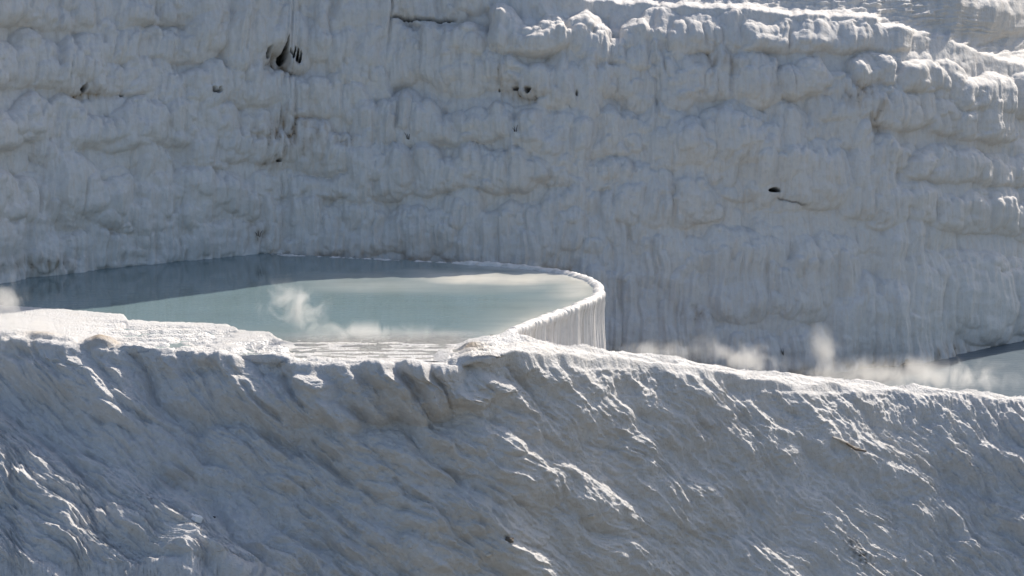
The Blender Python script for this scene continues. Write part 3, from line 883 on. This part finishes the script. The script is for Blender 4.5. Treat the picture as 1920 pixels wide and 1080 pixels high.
az['dark'] = 0.75 * sstep(860, 800, np.arange(len(arc)) * 1.0)[:, None] * (1 - 0.7 * far_side) * sstep(0.25, 0.5, perlin(a2 * 3.5, o_[:, :10] * 14 + 0 * a2, 311)) * sstep(-0.03, -0.1, o_[:, :10] + 0 * a2)
az['wet'] = 0.6 * np.ones(a2.shape)
# densify
cur = wall_pts(slice(8, 21), 0.0, 1.0)
cur[:, 0] = lipv[:, 8]
cur[:, 1] = lipv[:, 9] - outw * 0.004
lip_o = build('rim_lip', lipv - woff, grid_faces(lipv.shape[0], lipv.shape[1]), M_WALL, wall, az)
ct = zeros(cur)
a3 = np.repeat(ar2, cur.shape[1], 1)
ct['stain'] = 0.25 * np.clip(0.3 + perlin(a3 * 6, a3 * 0, 312), 0, 1)
build('drip_curtain', cur - woff, grid_faces(cur.shape[0], cur.shape[1]), M_WALL, wall, ct)

# ------------------------------------------------------------------ small things lying on the slopes
def tube(pts, rad, mat, name, parent=None, sides=8):
    pts = np.asarray(pts, float)
    tg = np.gradient(pts, axis=0)
    tg /= np.linalg.norm(tg, axis=1, keepdims=True)
    ref = np.array([0.3, 0.2, 0.93])
    a = np.cross(tg, ref)
    a /= np.linalg.norm(a, axis=1, keepdims=True)
    b = np.cross(tg, a)
    th = np.linspace(0, 2 * math.pi, sides + 1)
    rad = np.asarray(rad)[:, None, None]
    v = pts[:, None, :] + rad * (np.cos(th)[None, :, None] * a[:, None, :] + np.sin(th)[None, :, None] * b[:, None, :])
    return build(name, v, grid_faces(len(pts), sides + 1), mat, parent)

# fallen branch on the ridge at the right
bp = [slope_point(x, y)[0] + np.array([0, -0.05, 0.05]) for x, y in [(1540, 832), (1552, 836), (1565, 842), (1578, 848), (1592, 853)]]
br = thing('fallen_branch', tuple(bp[2]), 'bleached driftwood branch lying across the ridge crest at right', 'branch')
bo = np.array(br.location)
tube(np.array(bp) - bo, [0.02, 0.035, 0.038, 0.03, 0.02], M_BARK, 'branch_stem', br)
q = [bp[2] + np.array([0.0, -0.03, 0.0]), bp[3] + np.array([0.1, -0.05, -0.05]), bp[4] + np.array([0.15, -0.06, -0.06])]
tube(np.array(q) - bo, [0.03, 0.035, 0.02], M_WOOD, 'side_branch', br)

# a thrown away white carton on the lower left slope
p, nn = slope_point(371, 998)
ct_ = thing('carton', tuple(p + np.array([0, -0.20, 0.13])), 'crushed white carton thrown away on the lower left slope', 'carton')
def box(sx, sy, sz, c=(0, 0, 0), warp=0.0, seed=1):
    r = np.random.default_rng(seed)
    v = np.array([(x, y, z) for x in (-1, 1) for y in (-1, 1) for z in (-1, 1)], float) * (sx, sy, sz) / 2
    v += r.normal(0, 1, v.shape) * warp
    f = np.array([(0, 1, 3, 2), (4, 6, 7, 5), (0, 4, 5, 1), (2, 3, 7, 6), (0, 2, 6, 4), (1, 5, 7, 3)])
    return v + np.array(c), f
v, f = box(0.20, 0.14, 0.13, (0, 0, 0), 0.012, 3)
cb = build('carton_body', v, f, M_PAPER, ct_, smooth=False)
v, f = box(0.06, 0.12, 0.012, (-0.125, 0.0, 0.05), 0.006, 4)
cf = build('carton_flap', v, f, M_PAPER, ct_, smooth=False)
v, f = box(0.05, 0.004, 0.05, (-0.03, -0.074, 0.0), 0.0, 5)
ck = build('printed_panel', v, f, M_INK, ct_, smooth=False)
ct_.rotation_euler = (0.25, 0.35, 0.5)

for i, (x, y, r_, mt, nm, lab) in enumerate([
        (937, 1016, 9, M_STONE, 'stone', 'flat brown stone in a hollow at the bottom centre of the slope'),
        (908, 1043, 7, M_PALE, 'stone', 'small tan stone near the bottom edge below the brown one'),
        (1093, 969, 7, M_PALE, 'stone', 'round cream stone resting in a hollow of the middle slope'),
        (905, 673, 8, M_STONE, 'stone', 'dark wet stone on the bank edge beside the sparkling overflow'),
        (402, 972, 2.5, M_SHADE_STONE, 'stone', 'tiny black stone on the slope above the white carton')]):
    p, nn = slope_point(x, y)
    o = rock_lump(nm, (0, 0, 0), r_ * MPX, r_ * MPX * 0.9, r_ * MPX * 0.5, mt, None, 40 + i, 0.5, 12, 8)
    o.location = p + np.array([0, -0.02, 0.02])
    tag(o, lab, 'stone')

# dead twigs growing out of the cliff
for i, (x, y, n_, lab) in enumerate([(975, 252, 5, 'dead twigs sprouting from the ledge below the twin dark holes'), (767, 266, 3, 'two dry stalks on a ledge of the middle cliff'), (975, 252, 0, ''), (1470, 300, 0, ''), (473, 441, 3, 'dry sprig at the foot of the shaded left cliff'),
                                      (1465, 662, 4, 'dry brown weed at the cliff foot above the steaming ridge')]):
    if not n_:
        continue
    p, nn = cliff_point(x, y)
    t_ = thing('dry_plant', tuple(p + np.array([0, -0.04, 0])), lab, 'dry plant', 'dry plants on the cliff')
    for k_ in range(n_):
        dx, h_ = pr.uniform(-0.12, 0.12), pr.uniform(0.08, 0.2)
        tube([(dx * 0.3, 0.05, -0.05), (dx * 0.5, 0, h_ * 0.4), (dx, -0.05, h_)], [0.012, 0.009, 0.004], M_TWIG, 'stem', t_, 5)

# ------------------------------------------------------------------ steam
def steam(px, py, hw, hh, z, dens, seed, lean=0.0, depth=0.7, thr=0.46, lab='steam rising from warm water'):
    m = bpy.data.materials.new('steam_%d' % seed)
    m.use_nodes = True
    t = m.node_tree
    t.nodes.clear()
    out = t.nodes.new('ShaderNodeOutputMaterial')
    vol = t.nodes.new('ShaderNodeVolumePrincipled')
    vol.inputs['Color'].default_value = (0.98, 0.97, 0.95, 1)
    vol.inputs['Anisotropy'].default_value = 0.55
    t.links.new(vol.outputs[0], out.inputs['Volume'])
    tc = t.nodes.new('ShaderNodeTexCoord')
    ln = nd(t, 'ShaderNodeVectorMath', operation='LENGTH')
    t.links.new(tc.outputs['Object'], ln.inputs[0])
    fall = mathn(t, 'SUBTRACT', 1.0, ln.outputs['Value'], True)
    pos = geo_pos(t)
    off = nd(t, 'ShaderNodeVectorMath', operation='ADD')
    off.inputs[1].default_value = (seed * 7.3, 0, 0)
    t.links.new(pos, off.inputs[0])
    ns = noise(t, mapping(t, off.outputs[0], (1.0, 1.0, 0.75)), 1.6, 8, 0.60, 1.1)
    sub = mathn(t, 'SUBTRACT', mathn(t, 'ADD', ns, mathn(t, 'MULTIPLY', fall, 0.26)), thr + 0.15)
    dens *= 2.9
    dn = mathn(t, 'MULTIPLY', mathn(t, 'MULTIPLY', mathn(t, 'MULTIPLY', sub, 1.9, True), mathn(t, 'POWER', fall, 1.1)), dens)
    t.links.new(dn, vol.inputs['Density'])
    c = P(px, py + hh, z)
    th = np.linspace(0, 2 * math.pi, 20)
    ph = np.linspace(0, math.pi, 12)
    T, Ph = np.meshgrid(th, ph)
    v = np.stack([np.sin(Ph) * np.cos(T) , np.sin(Ph) * np.sin(T), np.cos(Ph)], -1)
    o = build('steam', v, grid_faces(12, 20), m)
    sc = MPX * c[1] / 100
    o.scale = (hw * sc, depth, hh * sc)
    o.location = c + np.array([0, 0, hh * sc * 0.9])
    o.rotation_euler = (0, lean, 0)
    tag(o, lab, kind='stuff')
    return o

steam(560, 570, 110, 68, 0.0, 2.6, 1, 0.45, lab='wispy steam plume rising from the middle of the pool')
steam(690, 618, 190, 26, 0.0, 1.6, 2, thr=0.42, lab='low steam over the sparkling near edge of the pool')
steam(10, 560, 60, 80, 0.0, 3.0, 3, 0.1, lab='steam plume at the far left end of the bank')
steam(80, 608, 150, 30, 0.05, 1.6, 8, thr=0.40, lab='thin steam drifting over the left bank')
steam(1390, 668, 140, 46, -2.6, 3.0, 4, 0.25, thr=0.41, lab='backlit steam cloud behind the ridge right of the pool wall')
steam(1545, 650, 45, 66, -3.2, 2.6, 5, -0.3, thr=0.42, lab='tall thin steam wisp behind the ridge')
steam(1230, 655, 110, 34, -1.6, 1.6, 6, thr=0.40, lab='faint steam beside the foot of the pool wall')
steam(1690, 700, 300, 50, -3.5, 3.4, 7, thr=0.40, lab='bright steam bank along the lower terrace edge at right')
